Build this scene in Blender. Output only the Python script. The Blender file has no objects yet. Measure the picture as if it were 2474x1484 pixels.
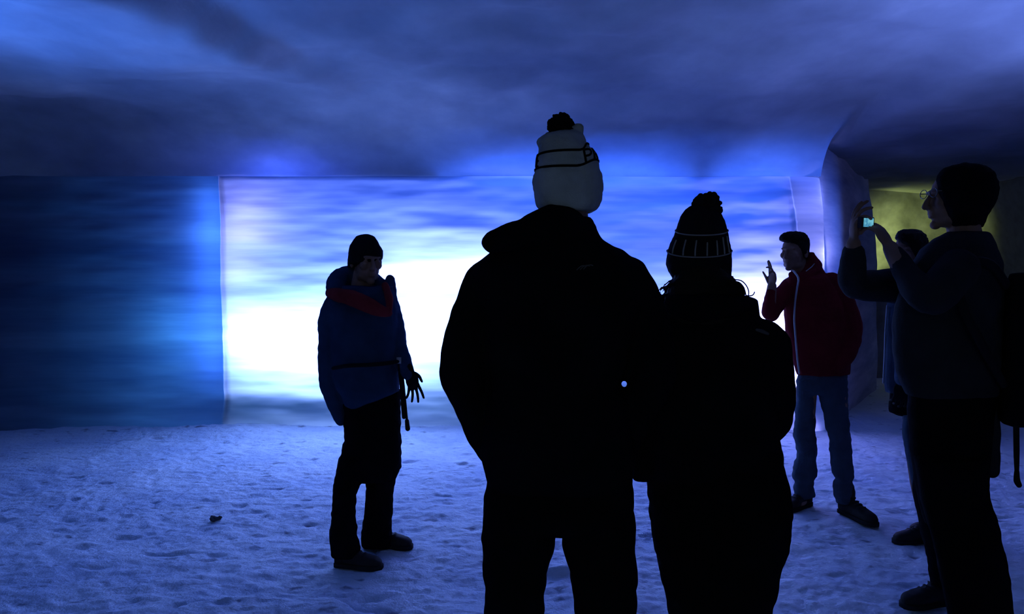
import bpy, bmesh, math, random
from mathutils import Vector, Matrix, noise

SC = bpy.context.scene
COL = SC.collection
random.seed(4)

# ------------------------------------------------------------------ camera
FPX, W, H = 1750.0, 2474.0, 1484.0
EYE = 1.55
PITCH = math.atan((742 - 650) / FPX)
cam_d = bpy.data.cameras.new('camera')
cam_d.sensor_width = 36.0
cam_d.lens = 36.0 * FPX / W
cam_d.clip_start = 0.05
cam = bpy.data.objects.new('camera', cam_d)
cam.location = (0, 0, EYE)
cam.rotation_euler = (math.pi / 2 - PITCH, 0, 0)
COL.objects.link(cam)
SC.camera = cam

SC.view_settings.view_transform = 'Standard'
SC.view_settings.look = 'None'
SC.view_settings.gamma = 1.0
SC.view_settings.use_curve_mapping = False
SC.view_settings.exposure = 0.0
SC.cycles.use_denoising = True
SC.cycles.max_bounces = 6
SC.cycles.diffuse_bounces = 4
SC.cycles.transmission_bounces = 4
SC.cycles.sample_clamp_indirect = 6.0

CP, SP = math.cos(PITCH), math.sin(PITCH)


def P(px, py, Y):
    """point of the place seen at photo pixel (px, py) at distance Y"""
    cx, cy = (px - W / 2) / FPX, (H / 2 - py) / FPX
    dy, dz = CP + cy * SP, cy * CP - SP
    t = Y / dy
    return Vector((cx * t, Y, EYE + dz * t))


world = bpy.data.worlds.new('world')
SC.world = world
world.use_nodes = True
world.node_tree.nodes['Background'].inputs[0].default_value = (0.05, 0.12, 0.5, 1)
world.node_tree.nodes['Background'].inputs[1].default_value = 0.0


def lamp(name, kind, loc, color, power, size=0.1, size_y=None, aim=None, spot=None, blend=1.0):
    d = bpy.data.lights.new(name, kind)
    d.color = color
    d.energy = power
    if kind == 'AREA':
        d.shape = 'RECTANGLE'
        d.size, d.size_y = size, size_y or size
    else:
        d.shadow_soft_size = size
    if kind == 'SPOT':
        d.spot_size, d.spot_blend = spot, blend
    o = bpy.data.objects.new(name, d)
    o.location = loc
    if aim is not None:
        v = Vector(aim) - Vector(loc)
        o.rotation_euler = v.to_track_quat('-Z', 'Y').to_euler()
    COL.objects.link(o)
    return o


BLUE, SKY, VIO, TEAL = (0.045, 0.15, 1.0), (0.10, 0.30, 1.0), (0.28, 0.27, 1.0), (0.04, 0.26, 0.72)
# lamps sunk in the ice behind the back wall
def strip(name, x0, x1, y0, y1, Y, color, power):
    a, b = P(x0, y0, Y), P(x1, y1, Y)
    c = (a + b) / 2
    lamp(name, 'AREA', c, color, power, abs(b.x - a.x), abs(b.z - a.z), aim=c + Vector((0, -1, 0)))
WHITE = (0.29, 0.45, 1.0)
strip('ice_lamp_blue', 560, 1940, 480, 900, 7.75, BLUE, 125)
strip('ice_lamp_low_left', 575, 1080, 755, 870, 7.2, WHITE, 105)
strip('ice_lamp_low_middle', 1080, 1880, 760, 840, 7.18, WHITE, 40)
strip('ice_lamp_mid', 930, 1330, 620, 700, 7.15, (0.34, 0.42, 1.0), 30)
strip('ice_lamp_top', 1150, 1930, 360, 430, 7.3, BLUE, 24)
strip('ice_lamp_foot', 560, 1900, 900, 1010, 7.035, (0.05, 0.26, 0.6), 5)
lamp('ice_lamp_corner', 'POINT', P(625, 540, 7.22), (0.45, 0.42, 1.0), 9, 0.10)
lamp('ice_lamp_corner_low', 'POINT', P(590, 650, 7.18), (0.45, 0.5, 1.0), 6, 0.08)
lamp('ice_lamp_right', 'POINT', P(1850, 815, 7.2), (0.36, 0.33, 1.0), 180, 0.1)
lamp('ice_lamp_pillar', 'POINT', P(1964, 620, 7.16), (0.42, 0.40, 1.0), 7.0, 0.03)
lamp('ice_lamp_pillar_high', 'POINT', P(1950, 480, 7.16), (0.3, 0.32, 1.0), 4.0, 0.03)
strip('ice_lamp_left', 524, 546, 460, 900, 7.10, (0.05, 0.20, 1.0), 6)
lamp('ice_lamp_left_low', 'POINT', P(490, 790, 7.34), TEAL, 14, 0.1)
lamp('ice_lamp_above', 'POINT', P(715, 415, 7.3), (0.06, 0.13, 1.0), 26, 0.2)
# floodlights left and right, outside the picture, that wash the roof
lamp('roof_lamp_right', 'SPOT', (3.7, 3.2, 1.6), (0.18, 0.29, 1.0), 420, 0.15, aim=(3.0, 4.0, 3.1), spot=math.radians(96))
lamp('roof_lamp_left', 'SPOT', (-3.7, 3.2, 1.6), (0.07, 0.23, 1.0), 420, 0.15, aim=(-2.6, 4.0, 3.1), spot=math.radians(96))
lamp('roof_fill', 'SPOT', (0.2, 0.6, 2.45), (0.13, 0.33, 0.88), 60, 0.2, aim=(0.7, 5.3, 3.3), spot=math.radians(48))  # added fill spot above the viewer, brightens only the middle of the roof
# grey fill light added behind the camera to lift the backs turned to it
lamp('fill_light_behind', 'AREA', (-0.4, -3.1, 1.5), (0.55, 0.80, 1.0), 11, 1.6, 1.8, aim=(-0.4, 5, 1.5))
# lamp round the bend of the side tunnel
lamp('tunnel_lamp', 'SPOT', (4.45, 9.5, 1.6), (0.78, 0.92, 0.26), 170, 0.15, aim=(5.5, 10.2, 2.0), spot=math.radians(72))


# ------------------------------------------------------------------ helpers
def sstep(a, b, x):
    t = max(0.0, min(1.0, (x - a) / (b - a)))
    return t * t * (3 - 2 * t)


def fbm(p, oct=3, sc=1.0):
    v, a, q = 0.0, 1.0, Vector(p) * sc
    for _ in range(oct):
        v += a * noise.noise(q)
        q = q * 2.03 + Vector((3.1, 1.7, 5.3))
        a *= 0.5
    return v


def grid_mesh(name, nu, nv, fn):
    me = bpy.data.meshes.new(name)
    vs = [fn(i / nu, j / nv) for j in range(nv + 1) for i in range(nu + 1)]
    n = nu + 1
    fs = [(j * n + i, j * n + i + 1, (j + 1) * n + i + 1, (j + 1) * n + i) for j in range(nv) for i in range(nu)]
    me.from_pydata([tuple(v) for v in vs], [], fs)
    me.polygons.foreach_set('use_smooth', [True] * len(me.polygons))
    me.update()
    return me


def struct(name, me, mat):
    o = bpy.data.objects.new(name, me)
    me.materials.append(mat)
    o['kind'] = 'structure'
    COL.objects.link(o)
    return o


class NT:
    def __init__(s, name):
        s.m = bpy.data.materials.new(name)
        s.m.use_nodes = True
        s.t = s.m.node_tree
        s.t.nodes.clear()

    def n(s, kind, ins=None, **props):
        nd = s.t.nodes.new(kind)
        for k, v in props.items():
            setattr(nd, k, v)
        for k, v in (ins or {}).items():
            if isinstance(v, bpy.types.NodeSocket):
                s.t.links.new(v, nd.inputs[k])
            else:
                nd.inputs[k].default_value = v
        return nd

    def noise(s, vec, scale, detail=3.0, rough=0.55):
        return s.n('ShaderNodeTexNoise', {'Vector': vec, 'Scale': scale, 'Detail': detail, 'Roughness': rough}).outputs['Fac']

    def obj(s, sc=(1, 1, 1)):
        tc = s.n('ShaderNodeTexCoord')
        return s.n('ShaderNodeMapping', {'Vector': tc.outputs['Object'], 'Scale': sc}).outputs[0]

    def ramp(s, fac, stops):
        r = s.n('ShaderNodeValToRGB', {'Fac': fac})
        e = r.color_ramp.elements
        while len(e) < len(stops):
            e.new(0.5)
        for q, (p, c) in zip(e, stops):
            q.position = p
            q.color = (c[0], c[1], c[2], 1)
        return r.outputs['Color']

    def mix(s, a, b, fac=1.0, mode='MULTIPLY'):
        nd = s.n('ShaderNodeMix', data_type='RGBA', blend_type=mode)
        for i, v in ((0, fac), (6, a), (7, b)):
            if isinstance(v, bpy.types.NodeSocket):
                s.t.links.new(v, nd.inputs[i])
            else:
                nd.inputs[i].default_value = v if i == 0 else (v[0], v[1], v[2], 1)
        return nd.outputs[2]

    def bump(s, h, strength, dist):
        return s.n('ShaderNodeBump', {'Height': h, 'Strength': strength, 'Distance': dist}).outputs['Normal']

    def out(s, sh):
        s.n('ShaderNodeOutputMaterial', {'Surface': sh})
        return s.m


def plain(name, col, rough=0.9, spec=0.08, weave=None, metal=0.0):
    t = NT(name)
    c = tuple(col)
    n1 = t.noise(t.obj(), 9.0, 3.0)
    cc = t.ramp(n1, [(0.3, tuple(x * 0.8 for x in c)), (0.7, tuple(min(1, x * 1.15) for x in c))])
    ins = {'Base Color': cc, 'Roughness': rough, 'Specular IOR Level': spec, 'Metallic': metal}
    if weave:
        ins['Normal'] = t.bump(t.noise(t.obj(), weave, 2.0), 0.4, 0.004)
    return t.out(t.n('ShaderNodeBsdfPrincipled', ins).outputs[0])


def ice_material(name, layers, light, dark, front=0.45):
    """glacier ice: lets lamp light through and scatters it, with ash and snow layers frozen in"""
    t = NT(name)
    a = t.noise(t.obj(layers), 1.0, 5.0, 0.6)
    b = t.noise(t.obj((layers[0] * 0.8 + 0.2, 0.5, layers[2] * 0.22)), 1.0, 3.0, 0.5)
    ca = t.ramp(a, [(0.30, dark), (0.50, tuple((x + y) / 2 for x, y in zip(dark, light))), (0.66, light)])
    cb = t.ramp(b, [(0.30, (0.55, 0.6, 0.7)), (0.62, (1, 1, 1))])
    c = t.mix(ca, cb)
    nrm = t.bump(a, 0.25, 0.03)
    d = t.n('ShaderNodeBsdfDiffuse', {'Color': t.mix(c, (0.30, 0.36, 0.42)), 'Normal': nrm})
    tr = t.n('ShaderNodeBsdfTranslucent', {'Color': c})
    mx = t.n('ShaderNodeMixShader', {0: front, 1: tr.outputs[0], 2: d.outputs[0]})
    return t.out(mx.outputs[0])


M_WALL = ice_material('layered_ice', (0.32, 1.0, 5.0), (0.92, 0.95, 1.0), (0.42, 0.5, 0.66), 0.40)


def roof_material():
    t = NT('roof_ice')
    a = t.noise(t.obj((0.9, 0.7, 1.6)), 1.6, 6.0, 0.55)
    b = t.noise(t.obj((0.6, 0.55, 1.0)), 0.9, 3.0, 0.5)
    ca = t.ramp(a, [(0.25, (0.46, 0.49, 0.55)), (0.52, (0.64, 0.68, 0.74)), (0.75, (0.85, 0.88, 0.92))])
    cb = t.ramp(b, [(0.3, (0.5, 0.54, 0.62)), (0.62, (1, 1, 1))])
    c = t.mix(ca, cb)
    d = t.n('ShaderNodeBsdfDiffuse', {'Color': c, 'Normal': t.bump(a, 0.4, 0.06)})
    tr = t.n('ShaderNodeBsdfTranslucent', {'Color': c})
    mx = t.n('ShaderNodeMixShader', {0: 0.42, 1: tr.outputs[0], 2: d.outputs[0]})
    return t.out(mx.outputs[0])


M_ROOF = roof_material()
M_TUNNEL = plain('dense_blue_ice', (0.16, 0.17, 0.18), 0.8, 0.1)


def snow_material():
    t = NT('trodden_snow')
    a = t.noise(t.obj((1, 1, 1)), 24.0, 6.0, 0.65)
    b = t.noise(t.obj((1, 1, 1)), 1.6, 4.0, 0.6)
    g = t.noise(t.obj((0.8, 1.4, 1)), 9.0, 2.0, 0.5)
    ca = t.ramp(b, [(0.30, (0.60, 0.70, 0.86)), (0.65, (0.86, 0.92, 0.98))])
    cb = t.ramp(g, [(0.27, (0.35, 0.37, 0.42)), (0.36, (1, 1, 1))])
    c = t.mix(ca, cb)
    bs = t.n('ShaderNodeBsdfPrincipled', {'Base Color': c, 'Roughness': 0.65, 'Specular IOR Level': 0.3,
                                          'Normal': t.bump(a, 0.7, 0.022)})
    return t.out(bs.outputs[0])


M_SNOW = snow_material()


# ------------------------------------------------------------------ the cave
NICHE_L = P(545, 700, 6.95).x


def edge_right(z):            # right end of the glowing wall, leaning in towards the top
    return 2.96 - 0.05 * max(0, z - 0.6) - 0.045 * max(0, z - 1.6) ** 2


def niche_right(z):
    return edge_right(z) - 0.17 - 0.07 * max(0.0, z - 1.3)


def wall_back(u, v):
    z = -0.12 + 2.54 * v
    ex = edge_right(z) - 0.14
    x = -7.0 + (ex + 7.0) * min(1.0, u / 0.95)
    arc = max(0.0, (u - 0.95) / 0.05) * math.pi / 2
    rec = sstep(NICHE_L - 0.01, NICHE_L + 0.02, x) * (1 - sstep(niche_right(z) - 0.015, niche_right(z) + 0.015, x))
    rec *= 1 - max(sstep(2.395, 2.42, z), sstep(-0.9, -0.2, x) * sstep(1.9, 2.42, z))
    y = 6.88 + 0.025 * rec
    y += 0.035 * fbm((x * 0.8, z * 2.2, 1.3)) + 0.012 * fbm((x * 1.5, z * 9, 4.2))
    y -= 0.10 * sstep(0.35, 0.0, z) * (0.6 + 0.7 * noise.noise((x * 1.7, 0.2, 3)))     # foot of the wall swells
    y -= 0.9 * sstep(-4.2, -7.0, x)
    # the right end rounds into the side tunnel
    return Vector((x + 0.30 * math.sin(arc), y + 0.30 * (1 - math.cos(arc)), z))


struct('wall_back', grid_mesh('wall_back', 500, 130, wall_back), M_WALL)

PROF = [(6.88, 2.42), (6.81, 2.60), (6.60, 2.78), (6.20, 2.92), (5.5, 3.02), (4.5, 3.09), (3.5, 3.12), (2.0, 3.12), (0, 3.1), (-3.5, 2.9)]
TUNN = [(10.6, 2.62), (9.8, 2.66), (8.8, 2.70), (7.6, 2.75), (6.4, 2.80), (5.0, 2.90), (3.9, 3.06), (2.0, 3.12), (0, 3.1), (-3.5, 2.9)]


def poly(pr, t):
    n = len(pr) - 1
    s = min(n - 1e-6, max(0, t * n))
    i = int(s)
    f = s - i
    g = lambda k: Vector(pr[max(0, min(n, k))])
    a, b, c, d = g(i - 1), g(i), g(i + 1), g(i + 2)
    return 0.5 * ((2 * b) + (c - a) * f + (2 * a - 5 * b + 4 * c - d) * f * f + (3 * b - a - 3 * c + d) * f ** 3)


def ceiling(u, v):
    x = -7.0 + 17.0 * u
    a, b = poly(PROF, v), poly(TUNN, v)
    k = sstep(2.90, 3.3, x)
    y, z = a.x + (b.x - a.x) * k, a.y + (b.y - a.y) * k
    near = sstep(0.0, 0.12, v)
    # rib: left of a slanting line the roof hangs lower
    rx = -1.94 + 0.385 * (y - 4.2)
    rib = 1 - sstep(rx - 0.03, rx + 0.22, x + 0.10 * fbm((y * 1.3, 2.1, 0.7)))
    z -= 0.17 * rib * near * sstep(6.6, 4.3, y)
    z += near * (0.055 * fbm((x * 0.75, y * 1.1, 2.0)) - 0.05 * abs(noise.noise((x * 0.9 + 4, y * 1.5, 7))))
    z += near * 0.02 * fbm((x * 2.2, y * 3.4, 5.0))
    z -= 1.2 * sstep(-4.6, -7.0, x)
    if k <= 0:
        y += (1 - near) * (0.035 * fbm((x * 0.8, z * 2.2, 1.3)))
        y -= 0.9 * sstep(-4.2, -7.0, x) * (1 - sstep(0, 0.5, v))
    return Vector((x, y, z))


struct('ceiling', grid_mesh('ceiling', 360, 170, ceiling), M_ROOF)


def floor(u, v):
    x = -7.0 + 17.0 * u
    y = -3.5 + 17.5 * v ** 1.0
    z = 0.018 * fbm((x * 1.3, y * 1.3, 0.5), 3)
    m = ((x + 1.02) / 0.50) ** 2 + ((y - 3.0) / 0.30) ** 2 + 0.35 * noise.noise((x * 5, y * 5, 4))
    z += 0.05 * sstep(1.08, 0.86, m) - 0.02 * sstep(1.35, 1.1, m) * sstep(0.95, 1.1, m)
    m = ((x - 0.23) / 0.09) ** 2 + ((y - 3.64) / 0.06) ** 2
    z += 0.035 * sstep(1.2, 0.2, m)
    z += 0.06 * sstep(6.3, 7.0, y) * sstep(3.0, 2.2, x)
    return Vector((x, y, z))


def floor_all(u, v):
    # one sheet, finely divided where the picture looks at it
    def warp(t, a, b, f):
        if t < f[0]:
            return a[0] + (b[0] - a[0]) * t / f[0]
        if t < f[1]:
            return b[0] + (b[1] - b[0]) * (t - f[0]) / (f[1] - f[0])
        return b[1] + (a[1] - b[1]) * (t - f[1]) / (1 - f[1])
    x = warp(u, (-7.0, 10.0), (-3.6, 4.2), (0.05, 0.94))
    y = warp(v, (-3.5, 14.0), (2.9, 7.1), (0.06, 0.92))
    p = floor((x + 7) / 17.0, (y + 3.5) / 17.5)
    p.x, p.y = x, y
    p.z += 0.010 * fbm((x * 8, y * 9, 1.1), 3) + 0.006 * fbm((x * 22, y * 26, 3), 2)
    p.z -= 0.016 * sstep(0.40, 0.7, noise.noise((x * 6.5, y * 11, 8.8)))
    return p


struct('floor', grid_mesh('floor', 520, 340, floor_all), M_SNOW)


def wall_tunnel_left(u, v):
    z = -0.1 + 3.0 * v
    x0 = edge_right(z) + 0.155
    y = 7.16 + 2.14 * u
    x = x0 + 1.50 * u + 0.10 * (1 - math.exp(-u * 12)) + 0.03 * fbm((y, z * 1.4, 9))
    return Vector((x if u > 0 else x0, y, z))


struct('wall_tunnel', grid_mesh('wall_tunnel', 90, 60, wall_tunnel_left), M_WALL)


def wall_right(u, v):
    z = -0.1 + 3.3 * v
    y = -3.5 + 13.9 * u
    x = 5.2 + 1.3 * sstep(4, 10, y) + 0.12 * fbm((y * 0.6, z * 0.8, 3)) - 0.5 * v ** 3
    return Vector((x, y, z))


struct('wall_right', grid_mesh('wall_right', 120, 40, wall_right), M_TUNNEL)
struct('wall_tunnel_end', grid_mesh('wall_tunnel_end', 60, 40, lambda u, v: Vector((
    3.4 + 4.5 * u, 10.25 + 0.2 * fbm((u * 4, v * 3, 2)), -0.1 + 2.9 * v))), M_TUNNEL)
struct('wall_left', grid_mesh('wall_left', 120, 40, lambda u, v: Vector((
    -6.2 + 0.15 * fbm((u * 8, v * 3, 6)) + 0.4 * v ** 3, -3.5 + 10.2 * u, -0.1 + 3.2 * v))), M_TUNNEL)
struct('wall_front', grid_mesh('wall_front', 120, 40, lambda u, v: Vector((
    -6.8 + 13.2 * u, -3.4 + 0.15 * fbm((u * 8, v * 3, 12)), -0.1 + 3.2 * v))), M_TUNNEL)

# unseen opaque baffles, added behind the wall to keep lamp glow in its niche
M_OPAQUE = plain('dark_opaque', (0.10, 0.11, 0.13))  # for the added baffles, and for the dark lump of ice


def slab(name, lo, hi, mat):
    bm = bmesh.new()
    bmesh.ops.create_cube(bm, size=1.0)
    c, s = (Vector(lo) + Vector(hi)) / 2, Vector(hi) - Vector(lo)
    for v in bm.verts:
        v.co = Vector((v.co.x * s.x, v.co.y * s.y, v.co.z * s.z)) + c
    me = bpy.data.meshes.new(name)
    bm.to_mesh(me)
    bm.free()
    return struct(name, me, mat)




def wall_y(x, z):
    """where the face of the back wall is"""
    return wall_back(0.95 * (x + 7.0) / (edge_right(z) - 0.14 + 7.0), (z + 0.12) / 2.54).y


def baffle_up(u, v):
    z = -0.1 + 2.52 * v
    return Vector((NICHE_L - 0.012, wall_y(NICHE_L - 0.015, z) + 0.004 + 1.4 * u, z))


def baffle_level(u, v):
    x = -6.9 + 6.2 * v
    return Vector((x, wall_y(x, 2.415) + 0.006 + 1.4 * u, 2.418))


struct('light_baffle_upright', grid_mesh('light_baffle_upright', 2, 130, baffle_up), M_OPAQUE)
struct('light_baffle_level', grid_mesh('light_baffle_level', 2, 300, baffle_level), M_OPAQUE)
slab('light_baffle_low', (NICHE_L, 7.06, -0.1), (2.7, 8.4, 0.52), M_OPAQUE)
slab('light_baffle_column', (1.69, 7.02, 2.40), (1.87, 7.06, 3.1), M_OPAQUE)  # added slab whose shadow makes the dark column in the ice


def baffle_right(u, v):
    z = 0.3 + 2.1 * v
    x = niche_right(z) + 0.02
    return Vector((x, wall_y(x, z) + 0.006 + 1.2 * u, z))


struct('light_baffle_slant', grid_mesh('light_baffle_slant', 2, 100, baffle_right), M_OPAQUE)


# ------------------------------------------------------------------ figure helpers
def floor_z(x, y):
    return floor((x + 7) / 17.0, (y + 3.5) / 17.5).z


class Shape:
    """collects closed solids that are fused into one continuous skin"""

    def __init__(s):
        s.v, s.f = [], []

    def rings(s, rings):
        n = len(rings[0])
        o = len(s.v)
        for r in rings:
            s.v += [tuple(p) for p in r]
        for k in range(len(rings) - 1):
            for i in range(n):
                j = (i + 1) % n
                s.f.append((o + k * n + i, o + k * n + j, o + (k + 1) * n + j, o + (k + 1) * n + i))
        s.f.append(tuple(o + i for i in reversed(range(n))))
        e = o + (len(rings) - 1) * n
        s.f.append(tuple(e + i for i in range(n)))

    def rows(s, Y, rows, n=26, ex=2.3, tilt=0.0):
        """a vertical solid whose outline is (py, x_left, x_right, half depth[, shift in Y])"""
        rs = []
        for r in rows:
            py, xl, xr, d = r[:4]
            yy = Y + (r[4] if len(r) > 4 else 0.0)
            a, b = P(xl, py, yy), P(xr, py, yy)
            c, hx = (a + b) / 2, (b - a) / 2
            away = Vector((c.x, c.y, 0)).normalized()
            ring = []
            for i in range(n):
                t = 2 * math.pi * i / n
                ct, st = math.cos(t), math.sin(t)
                ct = math.copysign(abs(ct) ** (2 / ex), ct)
                st = math.copysign(abs(st) ** (2 / ex), st)
                ring.append(c + hx * ct + away * (d * st) + Vector((0, 0, tilt * d * st)))
            rs.append(ring)
        s.rings(rs)

    def tube(s, pts, n=14, flat=1.0, ref=(0, 1, 0), steps=4):
        """a tapering limb through (point, radius) pairs, ends rounded"""
        q = [(Vector(p), r) for p, r in pts]
        out = []
        m = len(q)
        for i in range(m - 1):
            a, b, c, d = q[max(0, i - 1)], q[i], q[i + 1], q[min(m - 1, i + 2)]
            for k in range(steps):
                f = k / steps
                p = 0.5 * (2 * b[0] + (c[0] - a[0]) * f + (2 * a[0] - 5 * b[0] + 4 * c[0] - d[0]) * f * f
                           + (3 * b[0] - a[0] - 3 * c[0] + d[0]) * f ** 3)
                out.append((p, b[1] + (c[1] - b[1]) * f))
        out.append(q[-1])
        t0 = (out[1][0] - out[0][0]).normalized()
        t1 = (out[-1][0] - out[-2][0]).normalized()
        p0, r0 = out[0]
        p1, r1 = out[-1]
        pre = [(p0 - t0 * r0 * k, r0 * math.sqrt(max(0, 1 - k * k)) + 1e-5) for k in (0.96, 0.75, 0.4)]
        post = [(p1 + t1 * r1 * k, r1 * math.sqrt(max(0, 1 - k * k)) + 1e-5) for k in (0.4, 0.75, 0.96)]
        al = pre + out + post
        rs = []
        for i, (p, r) in enumerate(al):
            t = al[min(len(al) - 1, i + 1)][0] - al[max(0, i - 1)][0]
            t = t.normalized() if t.length > 1e-9 else Vector((0, 0, 1))
            a = t.cross(Vector(ref))
            if a.length < 0.05:
                a = t.cross(Vector((1, 0.2, 0.1)))
            a.normalize()
            b = t.cross(a)
            rs.append([p + a * r * math.cos(2 * math.pi * k / n) + b * r * flat * math.sin(2 * math.pi * k / n) for k in range(n)])
        s.rings(rs)

    def ball(s, c, r, rot=None, nu=18, nv=10):
        c = Vector(c)
        r = Vector((r, r, r)) if not hasattr(r, '__len__') else Vector(r)
        rs = []
        for j in range(nv + 1):
            ph = math.pi * (j + 0.02) / (nv + 0.04) - math.pi / 2
            ring = []
            for i in range(nu):
                t = 2 * math.pi * i / nu
                p = Vector((r.x * math.cos(ph) * math.cos(t), r.y * math.cos(ph) * math.sin(t), r.z * math.sin(ph)))
                ring.append(c + (rot @ p if rot else p))
            rs.append(ring)
        s.rings(rs)

    def box(s, c, h, rot=None):
        o = len(s.v)
        for x in (-1, 1):
            for y in (-1, 1):
                for z in (-1, 1):
                    p = Vector((x * h[0], y * h[1], z * h[2]))
                    s.v.append(tuple(Vector(c) + (rot @ p if rot else p)))
        for f in ((0, 1, 3, 2), (4, 6, 7, 5), (0, 4, 5, 1), (2, 3, 7, 6), (0, 2, 6, 4), (1, 5, 7, 3)):
            s.f.append(tuple(o + i for i in f))

    def mesh(s, name):
        me = bpy.data.meshes.new(name)
        me.from_pydata(s.v, [], s.f)
        me.update()
        return me

    def build(s, name, mat, root=None, parent=None, voxel=0.007, smooth=4, folds=0.0, freq=9.0, fuse=True, stretch=1.5):
        """link the solid; root = where the thing stands, parent = the object it is part of"""
        me = s.mesh(name)
        base = Vector(root) if root is not None else Vector((0, 0, 0))
        if fuse:
            tmp = bpy.data.objects.new('tmp', me)
            COL.objects.link(tmp)
            r = tmp.modifiers.new('r', 'REMESH')
            r.mode, r.voxel_size = 'VOXEL', voxel
            if smooth:
                k = tmp.modifiers.new('s', 'SMOOTH')
                k.factor, k.iterations = 0.5, smooth
            dg = bpy.context.evaluated_depsgraph_get()
            new = bpy.data.meshes.new_from_object(tmp.evaluated_get(dg), depsgraph=dg)
            bpy.data.objects.remove(tmp)
            bpy.data.meshes.remove(me)
            me = new
            me.name = name
        if folds:
            me.update()
            nr = [v.normal.copy() for v in me.vertices]
            for v, nn in zip(me.vertices, nr):
                q = Vector((v.co.x * freq, v.co.y * freq, v.co.z * freq * stretch))
                v.co += nn * folds * (noise.noise(q) + 0.5 * noise.noise(q * 2.3 + Vector((5, 1, 2))))
        for v in me.vertices:
            v.co -= base
        me.polygons.foreach_set('use_smooth', [True] * len(me.polygons))
        me.materials.clear()
        me.materials.append(mat)
        o = bpy.data.objects.new(name, me)
        COL.objects.link(o)
        if parent is not None:
            o.parent = parent
        else:
            o.location = base
        return o


def R(px, Y):
    return px * Y / FPX


def frame(fwd, up=(0, 0, 1)):
    f = Vector(fwd).normalized()
    r = f.cross(Vector(up)).normalized()
    u = r.cross(f)
    return Matrix((r, f, u)).transposed()


def add_head(S, c, fwd, up=(0, 0, 1), s=1.0, neck=None):
    M = frame(fwd, up)
    c = Vector(c)
    L = lambda x, y, z: c + M @ (Vector((x, y, z)) * s)
    B = lambda p, r: S.ball(L(*p), [q * s for q in r], M)
    B((0, -0.008, 0.032), (0.076, 0.096, 0.084))
    B((0, 0.022, -0.030), (0.060, 0.072, 0.082))
    B((0, 0.030, -0.070), (0.045, 0.056, 0.040))
    B((0, 0.074, -0.098), (0.022, 0.020, 0.018))
    B((0, 0.082, 0.030), (0.050, 0.018, 0.011))
    S.tube([(L(0, 0.092, 0.018), 0.008 * s), (L(0, 0.106, -0.006), 0.010 * s), (L(0, 0.113, -0.026), 0.013 * s)], n=10)
    for k in (-1, 1):
        B((k * 0.036, 0.066, -0.014), (0.025, 0.026, 0.024))
        B((k * 0.031, 0.077, 0.011), (0.013, 0.012, 0.010))
        B((k * 0.011, 0.105, -0.030), (0.009, 0.010, 0.007))
        B((k * 0.077, -0.006, -0.004), (0.010, 0.021, 0.032))
        B((k * 0.040, 0.020, -0.075), (0.018, 0.040, 0.022))
    B((0, 0.088, -0.043), (0.020, 0.014, 0.012))
    B((0, 0.091, -0.054), (0.023, 0.011, 0.006))
    B((0, 0.089, -0.066), (0.020, 0.011, 0.007))
    if neck is not None:
        S.tube([(L(0, -0.018, -0.045), 0.056 * s), (Vector(neck), 0.062 * s)], n=16)
    return M


def add_hand(S, wrist, d, palm, side=1, curl=(0.3, 0.35, 0.4, 0.5), spread=0.16, thumb=0.75, s=1.0):
    """wrist point, direction to the fingers, direction the palm faces; side = +1 thumb on d x palm"""
    d = Vector(d).normalized()
    n = (Vector(palm) - d * Vector(palm).dot(d)).normalized()
    t = d.cross(n) * side
    M = Matrix((t, d, n)).transposed()
    w = Vector(wrist)
    g = lambda a, b, c_: w + (t * a + d * b + n * c_) * s
    S.tube([(g(0, -0.02, 0), 0.027 * s), (g(0, 0.015, 0), 0.027 * s)], n=12, flat=0.75, ref=n)
    S.ball(g(0, 0.052, 0), (0.041 * s, 0.050 * s, 0.015 * s), M)
    lens = ((0.040, 0.025, 0.021), (0.044, 0.029, 0.022), (0.041, 0.027, 0.021), (0.032, 0.020, 0.018))
    for k, (x, ls) in enumerate(zip((0.029, 0.010, -0.010, -0.028), lens)):
        p = g(x, 0.086 - 0.004 * abs(k - 1), 0)
        ang = 0.0
        sp = spread * (1.2 - 0.8 * k)
        pts = [(g(x * 0.9, 0.060, 0), 0.0085 * s), (p, 0.0088 * s)]
        for i, l in enumerate(ls):
            ang += curl[k] * (0.8, 1.2, 0.8)[i]
            v = d * math.cos(ang) * math.cos(sp) + t * math.sin(sp) * math.cos(ang) + n * math.sin(ang)
            p = p + v * l * s
            pts.append((p, (0.0082, 0.0076, 0.0066)[i] * s))
        S.tube(pts, n=8, steps=2)
    p = g(0.030, 0.022, 0.004)
    v1 = t * math.sin(thumb) + d * math.cos(thumb) + n * 0.35
    v2 = t * math.sin(thumb * 0.6) + d * math.cos(thumb * 0.6) + n * 0.55
    v1.normalize()
    v2.normalize()
    q = p + v1 * 0.036 * s
    r = q + v2 * 0.030 * s
    S.tube([(g(0.012, 0.015, 0.002), 0.014 * s), (p, 0.0125 * s), (q, 0.0098 * s), (r, 0.0085 * s), (r + v2 * 0.018 * s, 0.007 * s)], n=8, steps=2)


def add_limb(S, pts, r):
    S.tube([(Vector(p), q) for p, q in zip(pts, r)], n=12)


ARM_R, LEG_R = (0.050, 0.042, 0.040, 0.028), (0.078, 0.056, 0.052, 0.038)


def leg_core(S, hip, knee, ankle, toe):
    hip, knee, ankle, toe = map(Vector, (hip, knee, ankle, toe))
    S.tube([(hip, 0.066), (hip.lerp(knee, 0.5), 0.056), (knee, 0.042), (knee.lerp(ankle, 0.35), 0.043), (ankle, 0.032)], n=12)
    low = Vector((0, 0, 1))
    S.tube([(ankle, 0.030), (ankle.lerp(toe, 0.2) - low * 0.045, 0.024), (ankle.lerp(toe, 0.5) - low * 0.030, 0.018)], n=10)


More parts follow.
